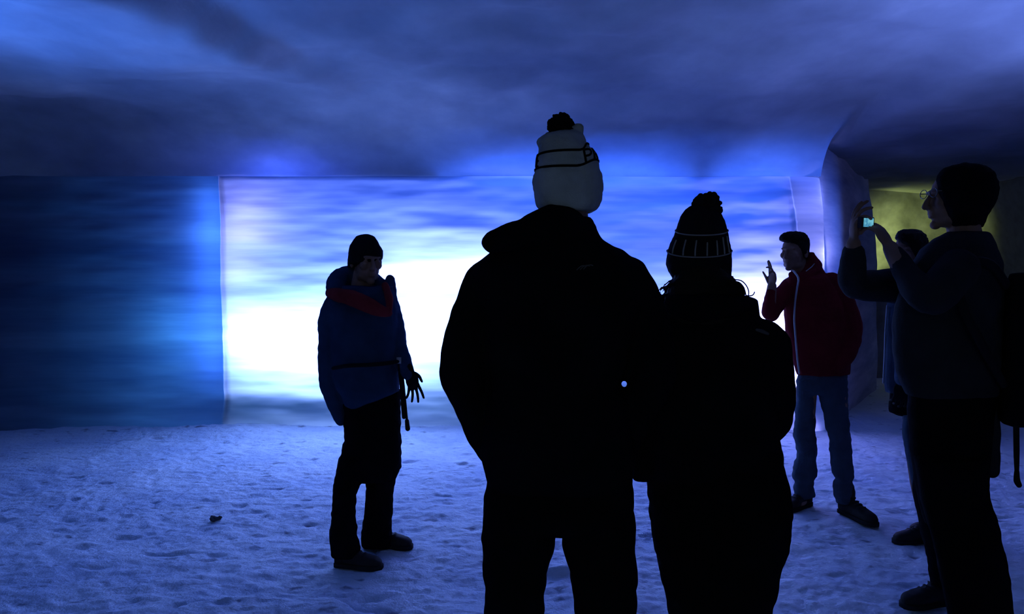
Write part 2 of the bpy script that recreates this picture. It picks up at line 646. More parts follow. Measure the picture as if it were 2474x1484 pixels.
def add_boot(name, heel, dirv, mat, root, parent, length=0.30, shaft=0.15, s=1.0):
    """a laced winter boot standing on the snow: heel point, direction of the toe"""
    f = Vector((dirv[0], dirv[1], 0)).normalized()
    r = Vector((f.y, -f.x, 0))
    h = Vector(heel)
    h.z = floor_z(h.x, h.y) + 0.004
    k = length / 0.30 * s
    prof = [(0.0, 0.026, 0.085), (0.018, 0.034, 0.105), (0.07, 0.037, 0.105), (0.12, 0.038, 0.092), (0.17, 0.045, 0.078), (0.22, 0.050, 0.068),
            (0.265, 0.044, 0.058), (0.29, 0.030, 0.045), (0.30, 0.016, 0.034)]
    S = Shape()
    rs = []
    for y, w, z in prof:
        ring = []
        for i in range(16):
            t = 2 * math.pi * i / 16
            c, sn = math.cos(t), math.sin(t)
            c = math.copysign(abs(c) ** 0.7, c)
            sn = math.copysign(abs(sn) ** 0.8, sn)
            ring.append(h + f * (y * k) + r * (w * c * k) + Vector((0, 0, (0.012 + z / 2 + sn * z / 2) * k)))
        rs.append(ring)
    S.rings(rs)
    S.tube([(h + f * 0.055 * k + Vector((0, 0, 0.06)), 0.050 * k), (h + f * 0.05 * k + Vector((0, 0, shaft)), 0.052 * k)], n=16)
    for q in range(4):     # lacing across the instep
        y, z = 0.10 + 0.028 * q, 0.118 - 0.011 * q
        S.tube([(h + f * y * k - r * 0.028 * k + Vector((0, 0, z * k)), 0.005), (h + f * (y + .008) * k + Vector((0, 0, (z + .006) * k)), 0.006),
                (h + f * y * k + r * 0.028 * k + Vector((0, 0, z * k)), 0.005)], n=6, steps=2)
    b = S.build(name, mat, root, parent, voxel=0.006, smooth=2, folds=0.002, freq=20)
    Q = Shape()
    rs = []
    for z in (0.0, 0.012, 0.022):
        ring = []
        for y, w, _ in prof:
            ring.append(h + f * (y * 1.02 * k) + r * (w * 1.06 * k) + Vector((0, 0, z)))
        for y, w, _ in reversed(prof):
            ring.append(h + f * (y * 1.02 * k) - r * (w * 1.06 * k) + Vector((0, 0, z)))
        rs.append(ring)
    Q.rings(rs)
    Q.build('sole', M_RUBBER, root, b, fuse=False)
    return b


def tag(o, label, cat, group=None):
    o['label'], o['category'] = label, cat
    if group:
        o['group'] = group
    return o


def wire(pts, r, name, mat, root, parent, n=6, flat=1.0, steps=3):
    S = Shape()
    S.tube([(p, r) for p in pts], n=n, flat=flat, steps=steps)
    return S.build(name, mat, root, parent, fuse=False)


M_SKIN = plain('skin', (0.26, 0.15, 0.115), 0.7, 0.1)
M_RUBBER = plain('rubber_sole', (0.02, 0.02, 0.022), 0.8, 0.1)
M_BOOT = plain('dark_boot_leather', (0.022, 0.020, 0.020), 0.7, 0.15)
M_BLACK = plain('black_jacket_cloth', (0.006, 0.006, 0.008), 0.95, 0.02, 180)
M_BLACKT = plain('black_trouser_cloth', (0.005, 0.005, 0.006), 0.95, 0.02, 220)
M_WHITEKNIT = plain('white_knit', (0.36, 0.38, 0.38), 0.95, 0.02, 260)
M_DARKKNIT = plain('dark_knit', (0.012, 0.011, 0.014), 0.95, 0.02, 260)
M_PALEYARN = plain('pale_yarn', (0.30, 0.29, 0.30), 0.95, 0.02)
M_BLUEJ = plain('blue_jacket_cloth', (0.022, 0.05, 0.11), 0.9, 0.05, 180)
M_REDLINE = plain('red_lining', (0.22, 0.025, 0.03), 0.9, 0.05)
M_REDJ = plain('red_jacket_cloth', (0.15, 0.010, 0.016), 0.9, 0.05, 180)
M_JEANS = plain('blue_denim', (0.05, 0.075, 0.11), 0.9, 0.05, 300)
M_NAVY = plain('navy_jacket_cloth', (0.022, 0.025, 0.030), 0.9, 0.05, 180)
M_PALEBLUE = plain('pale_blue_jacket_cloth', (0.05, 0.07, 0.11), 0.9, 0.05, 180)
M_HAIR = plain('dark_hair', (0.012, 0.009, 0.008), 0.8, 0.1)
M_ZIP = plain('pale_zip', (0.42, 0.42, 0.46), 0.5, 0.4)
M_STRAP = plain('black_webbing', (0.010, 0.010, 0.012), 0.8, 0.1)
M_PLASTIC = plain('black_plastic', (0.012, 0.012, 0.014), 0.4, 0.4)
M_METAL = plain('grey_metal', (0.12, 0.12, 0.13), 0.35, 0.5, None, 0.5)
t = NT('lit_screen')
M_SCREEN = t.out(t.n('ShaderNodeEmission', {'Color': t.ramp(t.noise(t.obj(), 60.0, 1.0), [(0.35, (0.04, 0.22, 0.40)), (0.65, (0.16, 0.50, 0.62))]),
                                            'Strength': 1.0}).outputs[0])


def pompom(c, r, mat, root, parent, tufts=90, tr=0.006, jag=0.25):
    rnd = random.Random(int(c[0] * 1000))
    S = Shape()
    S.ball(c, r * 0.86)
    for _ in range(tufts):
        v = Vector((rnd.gauss(0, 1), rnd.gauss(0, 1), rnd.gauss(0, 1))).normalized()
        S.ball(Vector(c) + v * r * (1 - jag * 0.4 * rnd.random()), tr * (0.7 + 0.6 * rnd.random()), nu=8, nv=5)
    return S.build('pompom', mat, root, parent, voxel=0.003, smooth=1)


def row_at(rows, py):
    """outline of a shape (left, right, half depth) at height py"""
    for a, b in zip(rows, rows[1:]):
        if a[0] <= py <= b[0]:
            f = (py - a[0]) / (b[0] - a[0])
            return [a[i] + (b[i] - a[i]) * f for i in (1, 2, 3)]
    return list((rows[0] if py < rows[0][0] else rows[-1])[1:4])


def on_rows(rows, Y, th, py, out=1.0, ex=2.3):
    xl, xr, d = row_at(rows, py)
    a, b = P(xl, py, Y), P(xr, py, Y)
    c, hx = (a + b) / 2, (b - a) / 2
    e = 2 / ex
    sn, cs = math.sin(th), math.cos(th)
    sn = math.copysign(abs(sn) ** e, sn)
    cs = math.copysign(abs(cs) ** e, cs)
    return c + hx * sn * out - Vector((c.x, c.y, 0)).normalized() * (d * cs * out)


def band(rows, Y, fn, r, name, mat, root, parent, out=1.0, n=64):
    """a knitted line running right round a hat"""
    S = Shape()
    pts = [on_rows(rows, Y, 2 * math.pi * i / n, fn(math.sin(2 * math.pi * i / n), math.cos(2 * math.pi * i / n)), out) for i in range(n)]
    rs = []
    for i, p in enumerate(pts):
        t = (pts[(i + 1) % n] - pts[i - 1]).normalized()
        a = Vector((0, 0, 1))
        b = t.cross(a)
        rs.append([p + a * r * math.cos(k * math.pi / 3) + b * r * math.sin(k * math.pi / 3) for k in range(6)])
    o = len(S.v)
    for q in rs:
        S.v += [tuple(p) for p in q]
    for i in range(n):
        for k in range(6):
            S.f.append((o + i * 6 + k, o + i * 6 + (k + 1) % 6, o + ((i + 1) % n) * 6 + (k + 1) % 6, o + ((i + 1) % n) * 6 + k))
    return S.build(name, mat, root, parent, fuse=False)


# ------------------------------------------------------------------ tall man with the white bobble hat, seen from behind
def tall_man():
    Y = 2.0
    root = P(1352, 700, Y)
    root.z = floor_z(root.x, Y)
    g = lambda px, py, dy=0.0: P(px, py, Y + dy)
    B = Shape()
    add_head(B, g(1372, 458, 0.0), (0.25, 1, -0.05), s=0.93, neck=g(1372, 560, 0.0))
    B.rows(Y, [(560, 1310, 1425, .06), (620, 1200, 1510, .09), (720, 1190, 1510, .11), (900, 1205, 1480, .11), (1100, 1205, 1495, .12), (1200, 1225, 1480, .11), (1245, 1240, 1465, .08)])
    for sh, el, wr in (((1172, 690), (1120, 920), (1195, 1085)), ((1530, 690), (1576, 920), (1512, 1085))):
        add_limb(B, [g(*sh), g((sh[0] + el[0]) / 2, (sh[1] + el[1]) / 2), g(*el, -0.02), g(*wr, 0.06)], ARM_R)
        sd = 1 if sh[0] < 1300 else -1
        add_hand(B, g(*wr, 0.06), g(wr[0] + sd * 35, 1180, 0.1) - g(*wr, 0.06), (sd, 0, 0), side=sd, curl=(.3, .3, .3, .3))
    fl = root.z
    feet = []
    for hx, kx, ax in ((1255, 1243, 1230), (1450, 1463, 1478)):
        a = g(ax, 1950, 0.0)
        a.z = fl + 0.10
        leg_core(B, g(hx, 1250), g(kx, 1560, 0.02), a, a + Vector((0.02 if ax > 1300 else -0.02, 0.17, -0.06)))
        feet.append((a, 0.06 if ax > 1300 else -0.06))
    body = B.build('person', M_SKIN, root, None, voxel=0.006, smooth=3)
    tag(body, 'tall person in black jacket and white bobble hat, back to us, hands in pockets', 'person')

    J = Shape()
    J.rows(Y, [(528, 1330, 1428, .075), (548, 1290, 1440, .10), (580, 1240, 1456, .12), (606, 1185, 1505, .13), (640, 1142, 1548, .14), (700, 1140, 1570, .15),
               (800, 1160, 1540, .155), (890, 1178, 1520, .155), (908, 1180, 1510, .155), (926, 1182, 1500, .155), (936, 1180, 1503, .155), (944, 1179, 1514, .157), (960, 1178, 1516, .16), (1040, 1170, 1524, .165),
               (1100, 1160, 1530, .165), (1130, 1166, 1530, .165), (1162, 1174, 1529, .16)])
    J.tube([(g(1183, 672), R(52, Y)), (g(1156, 735), R(58, Y)), (g(1130, 830, -.01), R(60, Y)), (g(1118, 905, -.02), R(58, Y)), (g(1122, 932, -.02), R(52, Y)),
            (g(1132, 960, .0), R(46, Y)), (g(1170, 1045, .05), R(46, Y)), (g(1208, 1105, .08), R(42, Y))], n=18)
    J.tube([(g(1519, 672), R(52, Y)), (g(1545, 735), R(58, Y)), (g(1570, 830, -.01), R(59, Y)), (g(1572, 905, -.02), R(58, Y)), (g(1566, 940, -.02), R(52, Y)),
            (g(1548, 985, .0), R(46, Y)), (g(1512, 1055, .05), R(46, Y)), (g(1480, 1105, .08), R(42, Y))], n=18)
    jk = J.build('jacket', M_BLACK, root, body, voxel=0.007, smooth=4, folds=0.006, freq=8)
    Hd = Shape()
    Hd.tube([(g(1187, 589, -.09), R(27, Y)), (g(1196, 583, -.10), R(27, Y)), (g(1228, 574, -.11), R(32, Y)), (g(1276, 562, -.11), R(38, Y)), (g(1335, 546, -.09), R(50, Y)),
             (g(1378, 556, -.08), R(46, Y)), (g(1410, 580, -.05), R(30, Y))], n=16, flat=0.8)
    Hd.tube([(g(1318, 540, .02), R(40, Y)), (g(1370, 530, .07), R(34, Y)), (g(1420, 552, .03), R(22, Y))], n=12)
    Hd.build('hood', M_BLACK, root, jk, voxel=0.006, smooth=3, folds=0.006, freq=14)
    C = Shape()
    C.tube([(g(1432, 548, .02), R(9, Y)), (g(1436, 575, .0), R(11, Y)), (g(1440, 600, .0), R(12, Y))], n=10)
    C.build('collar', M_BLACK, root, jk, voxel=0.005, smooth=1)
    # small stitched patch on the right shoulder blade
    L = Shape()
    for k in range(3):
        pts = [(g(1394 + 8 * k + 22 * f, 652 - 10 * math.sin(f * 2.2) - 1 * k, -0.148 - .006 * f), 0.0016) for f in (0, .25, .5, .75, 1.0)]
        L.tube(pts, n=5, steps=2)
    L.build('stitched_logo', plain('grey_stitching', (0.09, 0.085, 0.09)), root, jk, fuse=False)['label'] = 'small grey logo of three arcs'

    T = Shape()
    T.rows(Y, [(1120, 1180, 1522, .145), (1180, 1174, 1530, .15), (1230, 1170, 1533, .15), (1252, 1167, 1535, .135), (1272, 1166, 1536, .10)])
    T.rows(Y, [(1240, 1172, 1348, .11), (1280, 1163, 1343, .115), (1304, 1163, 1338, .115), (1330, 1168, 1332, .11), (1370, 1169, 1325, .10), (1420, 1170, 1318, .098), (1484, 1170, 1312, .092),
               (1570, 1170, 1303, .085), (1700, 1172, 1296, .08), (1850, 1172, 1290, .075), (1960, 1170, 1288, .075)])
    T.rows(Y, [(1240, 1352, 1533, .11), (1280, 1356, 1536, .115), (1302, 1359, 1536, .115), (1330, 1364, 1537, .11), (1380, 1375, 1538, .10), (1430, 1384, 1539, .098), (1484, 1392, 1540, .092),
               (1570, 1402, 1540, .085), (1700, 1412, 1540, .08), (1850, 1418, 1542, .075), (1960, 1420, 1543, .075)])
    T.ball(g(1185, 1288, 0), R(22, Y))
    T.build('trousers', M_BLACKT, root, body, voxel=0.007, smooth=3, folds=0.007, freq=10)
    for a, dx in feet:
        add_boot('boot', Vector((a.x, a.y - 0.052, 0)), (dx, 1), M_BOOT, root, body)

    rows = [(318, 1338, 1398, .03), (324, 1322, 1406, .05), (332, 1306, 1411, .065), (345, 1297, 1416, .078), (356, 1301, 1424, .084), (372, 1301, 1437, .092), (390, 1298, 1444, .096),
            (410, 1296, 1450, .100), (425, 1289, 1455, .104), (445, 1286, 1457, .106), (460, 1288, 1457, .106), (464, 1291, 1454, .105), (469, 1290, 1456, .106), (485, 1292, 1455, .106), (497, 1295, 1450, .104),
            (507, 1304, 1441, .098), (513, 1316, 1430, .09)]
    Hh = Shape()
    Hh.rows(Y, rows, n=40)
    for px, py, r in ((1314, 346, 18), (1330, 334, 17), (1386, 324, 22), (1396, 340, 20), (1396, 314, 16), (1340, 346, 16), (1365, 348, 16), (1390, 344, 16)):
        Hh.ball(g(px, py, -0.02 if py > 340 else 0.0), R(r, Y))
    hat = Hh.build('woolly_hat', M_WHITEKNIT, root, body, voxel=0.0045, smooth=3, folds=0.0025, freq=30)
    hat['label'] = 'white knitted bobble hat with black lettering between two black stripes'
    pompom(g(1355, 306, -0.01), R(31, Y), M_BLACK, root, hat, tufts=120, tr=0.005)
    up = lambda sn, cs: 376 - (22 * sstep(0.35, 1.0, sn) if cs > 0 else 22 * sstep(0.35, 1, sn)) - 3 * sn
    lo = lambda sn, cs: 413 - 22 * sstep(0.15, 1.0, sn)
    band(rows, Y, up, 0.0032, 'black_stripe', M_BLACKT, root, hat, 1.02)
    band(rows, Y, lo, 0.0032, 'black_stripe', M_BLACKT, root, hat, 1.02)

    def glyph(strokes, px0, py0, w, h, slant):
        S = Shape()
        for st in strokes:
            pts = []
            for u, v in st:
                px, py = px0 + w * u + slant[0] * v, py0 + h * v + slant[1] * u
                xl, xr, d = row_at(rows, py)
                sn = max(-0.995, min(0.995, (px - (xl + xr) / 2) / ((xr - xl) / 2)))
                sn = math.copysign(abs(sn) ** (2.3 / 2), sn)
                pts.append((on_rows(rows, Y, math.asin(sn), py, 1.022), 0.0030))
            S.tube(pts, n=6, steps=2)
        return S.build('lettering', M_BLACKT, root, hat, fuse=False)
    glyph([[(0, 0), (0, .33), (0, .66), (0, 1)], [(0, 0), (.6, -.02), (1, .1), (1, .38), (.6, .52), (0, .52)]], 1408, 374, 15, 28, (5, -5))
    glyph([[(0, 0), (0, .5), (0, 1)], [(1, 0), (1, .5), (1, 1)], [(0, .5), (1, .5)]], 1430, 366, 7, 26, (4, -5))
    glyph([[(1, 0), (0, 0), (0, .33), (0, .66), (0, 1), (1, 1)], [(0, .5), (1, .5)]], 1299, 381, 4, 27, (-1, 0))
    return body


tall_man()


# ------------------------------------------------------------------ woman with the dark patterned bobble hat
def woman():
    Y = 2.32
    root = P(1735, 700, Y)
    root.z = floor_z(root.x, Y)
    g = lambda px, py, dy=0.0: P(px, py, Y + dy)
    B = Shape()
    add_head(B, g(1692, 628), (0.15, 1, -0.02), s=0.9, neck=g(1698, 735))
    B.rows(Y, [(725, 1660, 1750, .055), (770, 1600, 1840, .08), (860, 1600, 1840, .095), (980, 1625, 1820, .095), (1090, 1600, 1860, .11), (1220, 1610, 1870, .11)])
    wr = g(1560, 1120)
    add_limb(B, [g(1590, 800), g(1575, 900), g(1565, 990), wr], ARM_R)
    add_hand(B, wr, (0.05, 0.15, -1), (1, 0, 0), side=1, curl=(.9, .9, .9, .9), s=0.5)
    wr = g(1862, 1030, .06)
    add_limb(B, [g(1850, 825), g(1868, 890), g(1872, 950), wr], ARM_R)
    add_hand(B, wr, g(1835, 1110, .12) - wr, (-1, 0, 0), side=-1, curl=(.2,) * 4, s=0.8)
    feet = []
    for hx, kx, ax in ((1660, 1675, 1690), (1815, 1800, 1785)):
        a = g(ax, 1790)
        a.z = root.z + 0.10
        leg_core(B, g(hx, 1200), g(kx, 1480, 0.02), a, a + Vector((0.0, 0.15, -0.06)))
        feet.append(a)
    body = B.build('person', M_SKIN, root, None, voxel=0.006, smooth=3)
    tag(body, 'person in black coat and dark patterned bobble hat with curly hair, back to us', 'person')

    J = Shape()
    J.rows(Y, [(714, 1628, 1806, .08), (724, 1606, 1832, .10), (772, 1580, 1838, .12), (790, 1572, 1846, .13), (880, 1572, 1880, .135), (980, 1580, 1885, .135), (1060, 1570, 1886, .145),
               (1120, 1566, 1880, .145), (1150, 1566, 1880, .14)])
    J.tube([(g(1820, 804), R(38, Y)), (g(1852, 827), R(53, Y)), (g(1867, 890), R(50, Y)), (g(1872, 975, .02), R(50, Y)), (g(1870, 1015, .05), R(44, Y)), (g(1862, 1040, .08), R(36, Y))], n=16)
    J.rows(Y, [(760, 1566, 1650, .06), (840, 1545, 1630, .065), (940, 1532, 1610, .062), (1040, 1528, 1600, .06), (1130, 1528, 1598, .058), (1156, 1528, 1598, .055)], ex=2.8)
    jk = J.build('jacket', M_BLACK, root, body, voxel=0.007, smooth=3, folds=0.005, freq=9)
    Hd = Shape()
    Hd.tube([(g(1625, 735, -.10), R(24, Y)), (g(1690, 745, -.13), R(34, Y)), (g(1770, 738, -.11), R(26, Y)), (g(1812, 735, -.04), R(15, Y))], n=14)
    Hd.build('hood', M_BLACK, root, jk, voxel=0.007, smooth=3, folds=0.006, freq=12)
    Q = Shape()
    Q.tube([(g(1828, 797, -.125), .004), (g(1842, 801, -.118), .006), (g(1856, 807, -.105), .004)], n=8, flat=.5)
    Q.build('sleeve_badge', plain('grey_patch', (0.08, 0.08, 0.085)), root, jk, fuse=False)

    T = Shape()
    T.rows(Y, [(1060, 1580, 1884, .13), (1120, 1568, 1896, .14), (1165, 1566, 1903, .145), (1200, 1567, 1911, .145), (1235, 1566, 1915, .145), (1290, 1576, 1915, .14), (1330, 1583, 1907, .13),
               (1365, 1590, 1893, .12), (1400, 1598, 1886, .115), (1440, 1608, 1878, .11), (1484, 1618, 1868, .105), (1560, 1632, 1852, .10), (1600, 1640, 1848, .09)])
    T.rows(Y, [(1500, 1622, 1745, .095), (1600, 1635, 1742, .085), (1720, 1642, 1738, .075), (1830, 1644, 1736, .07)])
    T.rows(Y, [(1500, 1738, 1864, .095), (1600, 1740, 1846, .085), (1720, 1744, 1838, .075), (1830, 1746, 1836, .07)])
    T.build('trousers', M_BLACKT, root, body, voxel=0.007, smooth=3, folds=0.007, freq=10)
    for a in feet:
        add_boot('boot', Vector((a.x, a.y - 0.052, 0)), (0, 1), M_BOOT, root, body, 0.27)

    rows = [(497, 1668, 1730, .03), (506, 1656, 1738, .05), (518, 1646, 1744, .068), (532, 1640, 1750, .080), (548, 1636, 1756, .088), (566, 1630, 1760, .094), (585, 1621, 1763, .100), (605, 1613, 1767, .106),
            (640, 1609, 1769, .108), (655, 1614, 1768, .105), (668, 1622, 1767, .10), (684, 1628, 1764, .095)]
    Hh = Shape()
    Hh.rows(Y, rows, n=36)
    hat = Hh.build('woolly_hat', M_DARKKNIT, root, body, voxel=0.005, smooth=2, folds=0.002, freq=30)
    hat['label'] = 'dark bobble hat with a pale bordered band of pale marks'
    pompom(g(1709, 501), R(33, Y), M_DARKKNIT, root, hat, tufts=70, tr=0.009, jag=0.1)
    up = lambda sn, cs: 556 + (16 * cs if cs > 0 else 10 * cs)
    lo = lambda sn, cs: 605 + (18 * cs if cs > 0 else 10 * cs)
    band(rows, Y, up, 0.0022, 'pale_stripe', M_PALEYARN, root, hat, 1.018)
    band(rows, Y, lo, 0.0022, 'pale_stripe', M_PALEYARN, root, hat, 1.018)
    for px in (1645, 1668, 1690, 1708, 1728, 1743, 1754):
        pa = Shape()
        sn = max(-.97, min(.97, (px - 1696) / 66.0))
        th = math.asin(sn)
        c = math.cos(th)
        y0, y1 = up(sn, c) + 8, lo(sn, c) - 4
        y0 += (px * 7 % 11)
        pa.tube([(on_rows(rows, Y, th, y0 + (y1 - y0) * f, 1.016), 0.0026) for f in (0, .33, .66, 1)], n=6, steps=2)
        pa.build('knitted_mark', M_PALEYARN, root, hat, fuse=False)

    Hr = Shape()
    Hr.rows(Y, [(640, 1630, 1758, .085, -.02), (675, 1626, 1768, .09, -.03), (700, 1614, 1785, .095, -.03), (725, 1606, 1795, .09, -.04), (760, 1612, 1790, .07, -.06), (790, 1640, 1760, .04, -.08)])
    rnd = random.Random(7)
    for k in range(26):
        sd = -1 if k % 2 else 1
        x0 = 1696 + sd * rnd.uniform(45, 70)
        y0 = rnd.uniform(665, 690)
        dy = rnd.uniform(-.09, .03)
        x1 = 1696 + sd * rnd.uniform(80, 108)
        pts = [(g(x0, y0, dy), .004), (g((x0 + x1) / 2, y0 + 14, dy - .01), .0035), (g(x1, y0 + rnd.uniform(28, 45), dy - .02), .003), (g(x1 - sd * 6, 735, dy - .02), .0022)]
        Hr.tube(pts, n=6, steps=3)
    hair = Hr.build('curly_hair', M_HAIR, root, body, voxel=0.0035, smooth=1, folds=0.004, freq=40)
    for pts in ([(1772, 676), (1790, 678), (1803, 690), (1809, 706), (1806, 722)], [(1768, 680), (1785, 682), (1797, 695), (1802, 712)],
                [(1802, 714), (1813, 715), (1820, 712), (1823, 706)], [(1628, 680), (1618, 692), (1608, 706), (1602, 724), (1606, 738)], [(1632, 684), (1616, 700), (1606, 716), (1598, 728)]):
        wire([g(*p) for p in pts], 0.0018, 'loose_curl', M_HAIR, root, hair)
    return body


woman()


# ------------------------------------------------------------------ man in blue jacket with red hood lining
def blue_man():
    Y = 3.84
    root = P(880, 900, Y)
    root.z = floor_z(root.x, Y)
    g = lambda px, py, dy=0.0: P(px, py, Y + dy)
    B = Shape()
    hc = g(885, 632)
    add_head(B, hc, (0.52, -0.85, -0.10), s=1.0, neck=g(872, 712, .03))
    B.rows(Y, [(705, 835, 905, .06), (735, 800, 940, .09), (800, 800, 945, .10), (900, 800, 950, .10), (980, 842, 958, .10), (1090, 840, 950, .09)])
    add_limb(B, [g(800, 745), g(792, 800), g(797, 900, .0), g(817, 980, -.01)], ARM_R)
    add_hand(B, g(817, 985, -.01), g(845, 1030, .08) - g(817, 985, -.01), (1, 0, 0), side=1, curl=(.5,) * 4, s=0.6)
    wr = g(990, 905, -.10)
    add_limb(B, [g(938, 735), g(946, 785, -.0), g(962, 845, -.03), wr], ARM_R)
    fl = g(833, 1360, -.13), g(905, 1325, .12)
    legs = ((g(868, 1050), g(836, 1190, -.06), fl[0]), (g(925, 1050), g(912, 1190, .03), fl[1]))
    for h_, k_, a_ in legs:
        a_.z = floor_z(a_.x, a_.y) + 0.10
        leg_core(B, h_, k_, a_, a_ + Vector((0.15, -0.05, -0.06)))
    body = B.build('person', M_SKIN, root, None, voxel=0.0045, smooth=3)
    tag(body, 'person in blue jacket with red hood lining and dark beanie, standing before the brightest ice', 'person')
    G = Shape()
    add_hand(G, wr + Vector((0, 0, 0.015)), (0.30, -0.25, -1), (-0.35, -0.85, 0.1), side=-1, curl=(.12, .18, .22, .30), spread=0.22, s=0.95, thumb=0.9)
    G.build('glove', M_STRAP, root, body, voxel=0.004, smooth=1)

    J = Shape()
    J.rows(Y, [(690, 812, 952, .09), (712, 792, 957, .12), (745, 788, 962, .14), (790, 792, 966, .15), (840, 796, 966, .15), (882, 800, 962, .145), (905, 800, 966, .15), (932, 810, 967, .155), (942, 816, 966, .15), (952, 822, 940, .15), (963, 827, 905, .14), (975, 830, 870, .13)], tilt=0.05)
    J.tube([(g(812, 735), R(30, Y)), (g(800, 775), R(31, Y)), (g(797, 850), R(29, Y)), (g(798, 910), R(28, Y)), (g(808, 960), R(25, Y)), (g(819, 995, -.02), R(20, Y)), (g(823, 1016, -.03), R(13, Y))], n=16)
    J.tube([(g(930, 725), R(28, Y)), (g(944, 770, -.01), R(28, Y)), (g(958, 830, -.03), R(27, Y)), (g(975, 875, -.06), R(22, Y)), (g(988, 905, -.10), R(15, Y))], n=14)
    jk = J.build('jacket', M_BLUEJ, root, body, voxel=0.0065, smooth=2, folds=0.007, freq=9)
    # hood lying open on the shoulders, its red lining turned out
    Hd = Shape()
    Hd.tube([(g(918, 690, .08), R(20, Y)), (g(880, 678, .12), R(32, Y)), (g(832, 672, .10), R(30, Y)), (g(815, 690, .02), R(28, Y)), (g(812, 705, -.05), R(22, Y))], n=14)
    Hd.tube([(g(943, 676, .03), R(13, Y)), (g(940, 700, .0), R(18, Y)), (g(942, 730, -.02), R(20, Y))], n=12)
    Hd.build('hood', M_BLUEJ, root, jk, voxel=0.0065, smooth=2, folds=0.006, freq=12)
    Li = Shape()
    Li.tube([(g(793, 708, -.04), R(12, Y)), (g(815, 712, -.13), R(17, Y)), (g(850, 720, -.165), R(20, Y)), (g(890, 738, -.18), R(19, Y)), (g(922, 752, -.175), R(14, Y)), (g(940, 758, -.15), R(9, Y))], n=12, flat=0.6)
    Li.tube([(g(930, 690, -.06), R(9, Y)), (g(940, 720, -.12), R(10, Y)), (g(940, 755, -.15), R(7, Y))], n=10)
    Li.build('hood_lining', M_REDLINE, root, jk, voxel=0.006, smooth=2, folds=0.004, freq=14)['label'] = 'red hood lining'
    Q = Shape()
    Q.tube([(g(806, 890, -.10), .010), (g(840, 884, -.165), .011), (g(890, 882, -.17), .011), (g(935, 878, -.155), .011), (g(966, 872, -.07), .010), (g(964, 868, .08), .010)], n=8, flat=1.3)
    Q.build('belt', M_STRAP, root, jk, fuse=False)
    Bk = Shape()
    Bk.box(g(964, 871, -.10), (.012, .006, .016))
    Bk.build('buckle', M_ZIP, root, jk, fuse=False)
    for a, b, w in (((965, 872), (976, 1008), .011), ((972, 900), (985, 1036), .0065)):
        Sx = Shape()
        p, q = g(*a, -.10), g(*b, -.08)
        Sx.tube([(p, w), (p.lerp(q, .5), w), (q, w)], n=8, flat=.4, ref=(0, 1, 0))
        if w < .01:
            Sx.tube([(p.lerp(q, .86), .011), (q, .013)], n=8)
        Sx.build('hanging_strap', M_STRAP, root, jk, fuse=False)

    T = Shape()
    T.rows(Y, [(940, 832, 966, .125), (1000, 828, 968, .13), (1060, 831, 969, .13), (1110, 822, 969, .125), (1140, 812, 962, .11), (1160, 808, 955, .08)])
    T.rows(Y, [(1100, 824, 900, .10, -.02), (1140, 809, 880, .10, -.03), (1168, 806, 872, .10, -.05), (1190, 804, 862, .10, -.05), (1220, 802, 860, .095, -.06), (1270, 799, 861, .09, -.08), (1300, 796, 866, .09, -.09), (1325, 799, 872, .085, -.10), (1340, 801, 870, .08, -.10)])
    T.rows(Y, [(1100, 890, 968, .10, .03), (1125, 886, 969, .10, .03), (1150, 885, 958, .10, .03), (1172, 884, 951, .095, .04), (1220, 882, 949, .09, .06), (1270, 876, 946, .085, .09), (1300, 873, 948, .085, .11), (1318, 874, 948, .08, .12)])
    T.build('trousers', M_BLACKT, root, body, voxel=0.0065, smooth=2, folds=0.009, freq=11)
    add_boot('boot', fl[0] + Vector((-0.051, 0.009, 0)), (1.0, -0.18), M_BOOT, root, body, 0.255)
    add_boot('boot', fl[1] + Vector((-0.051, 0.007, 0)), (1.0, -0.14), M_BOOT, root, body, 0.265)

    rows = [(567, 872, 892, .03), (572, 860, 905, .06), (582, 852, 912, .08), (594, 845, 919, .095), (606, 842, 925, .103), (617, 841, 926, .105), (626, 840, 924, .105), (636, 839, 912, .10), (646, 839, 890, .08, .03)]
    Hh = Shape()
    Hh.rows(Y + .01, rows, n=30, tilt=-0.05)
    Hh.build('beanie', M_DARKKNIT, root, body, voxel=0.005, smooth=1, folds=0.002, freq=25)
    return body


blue_man()


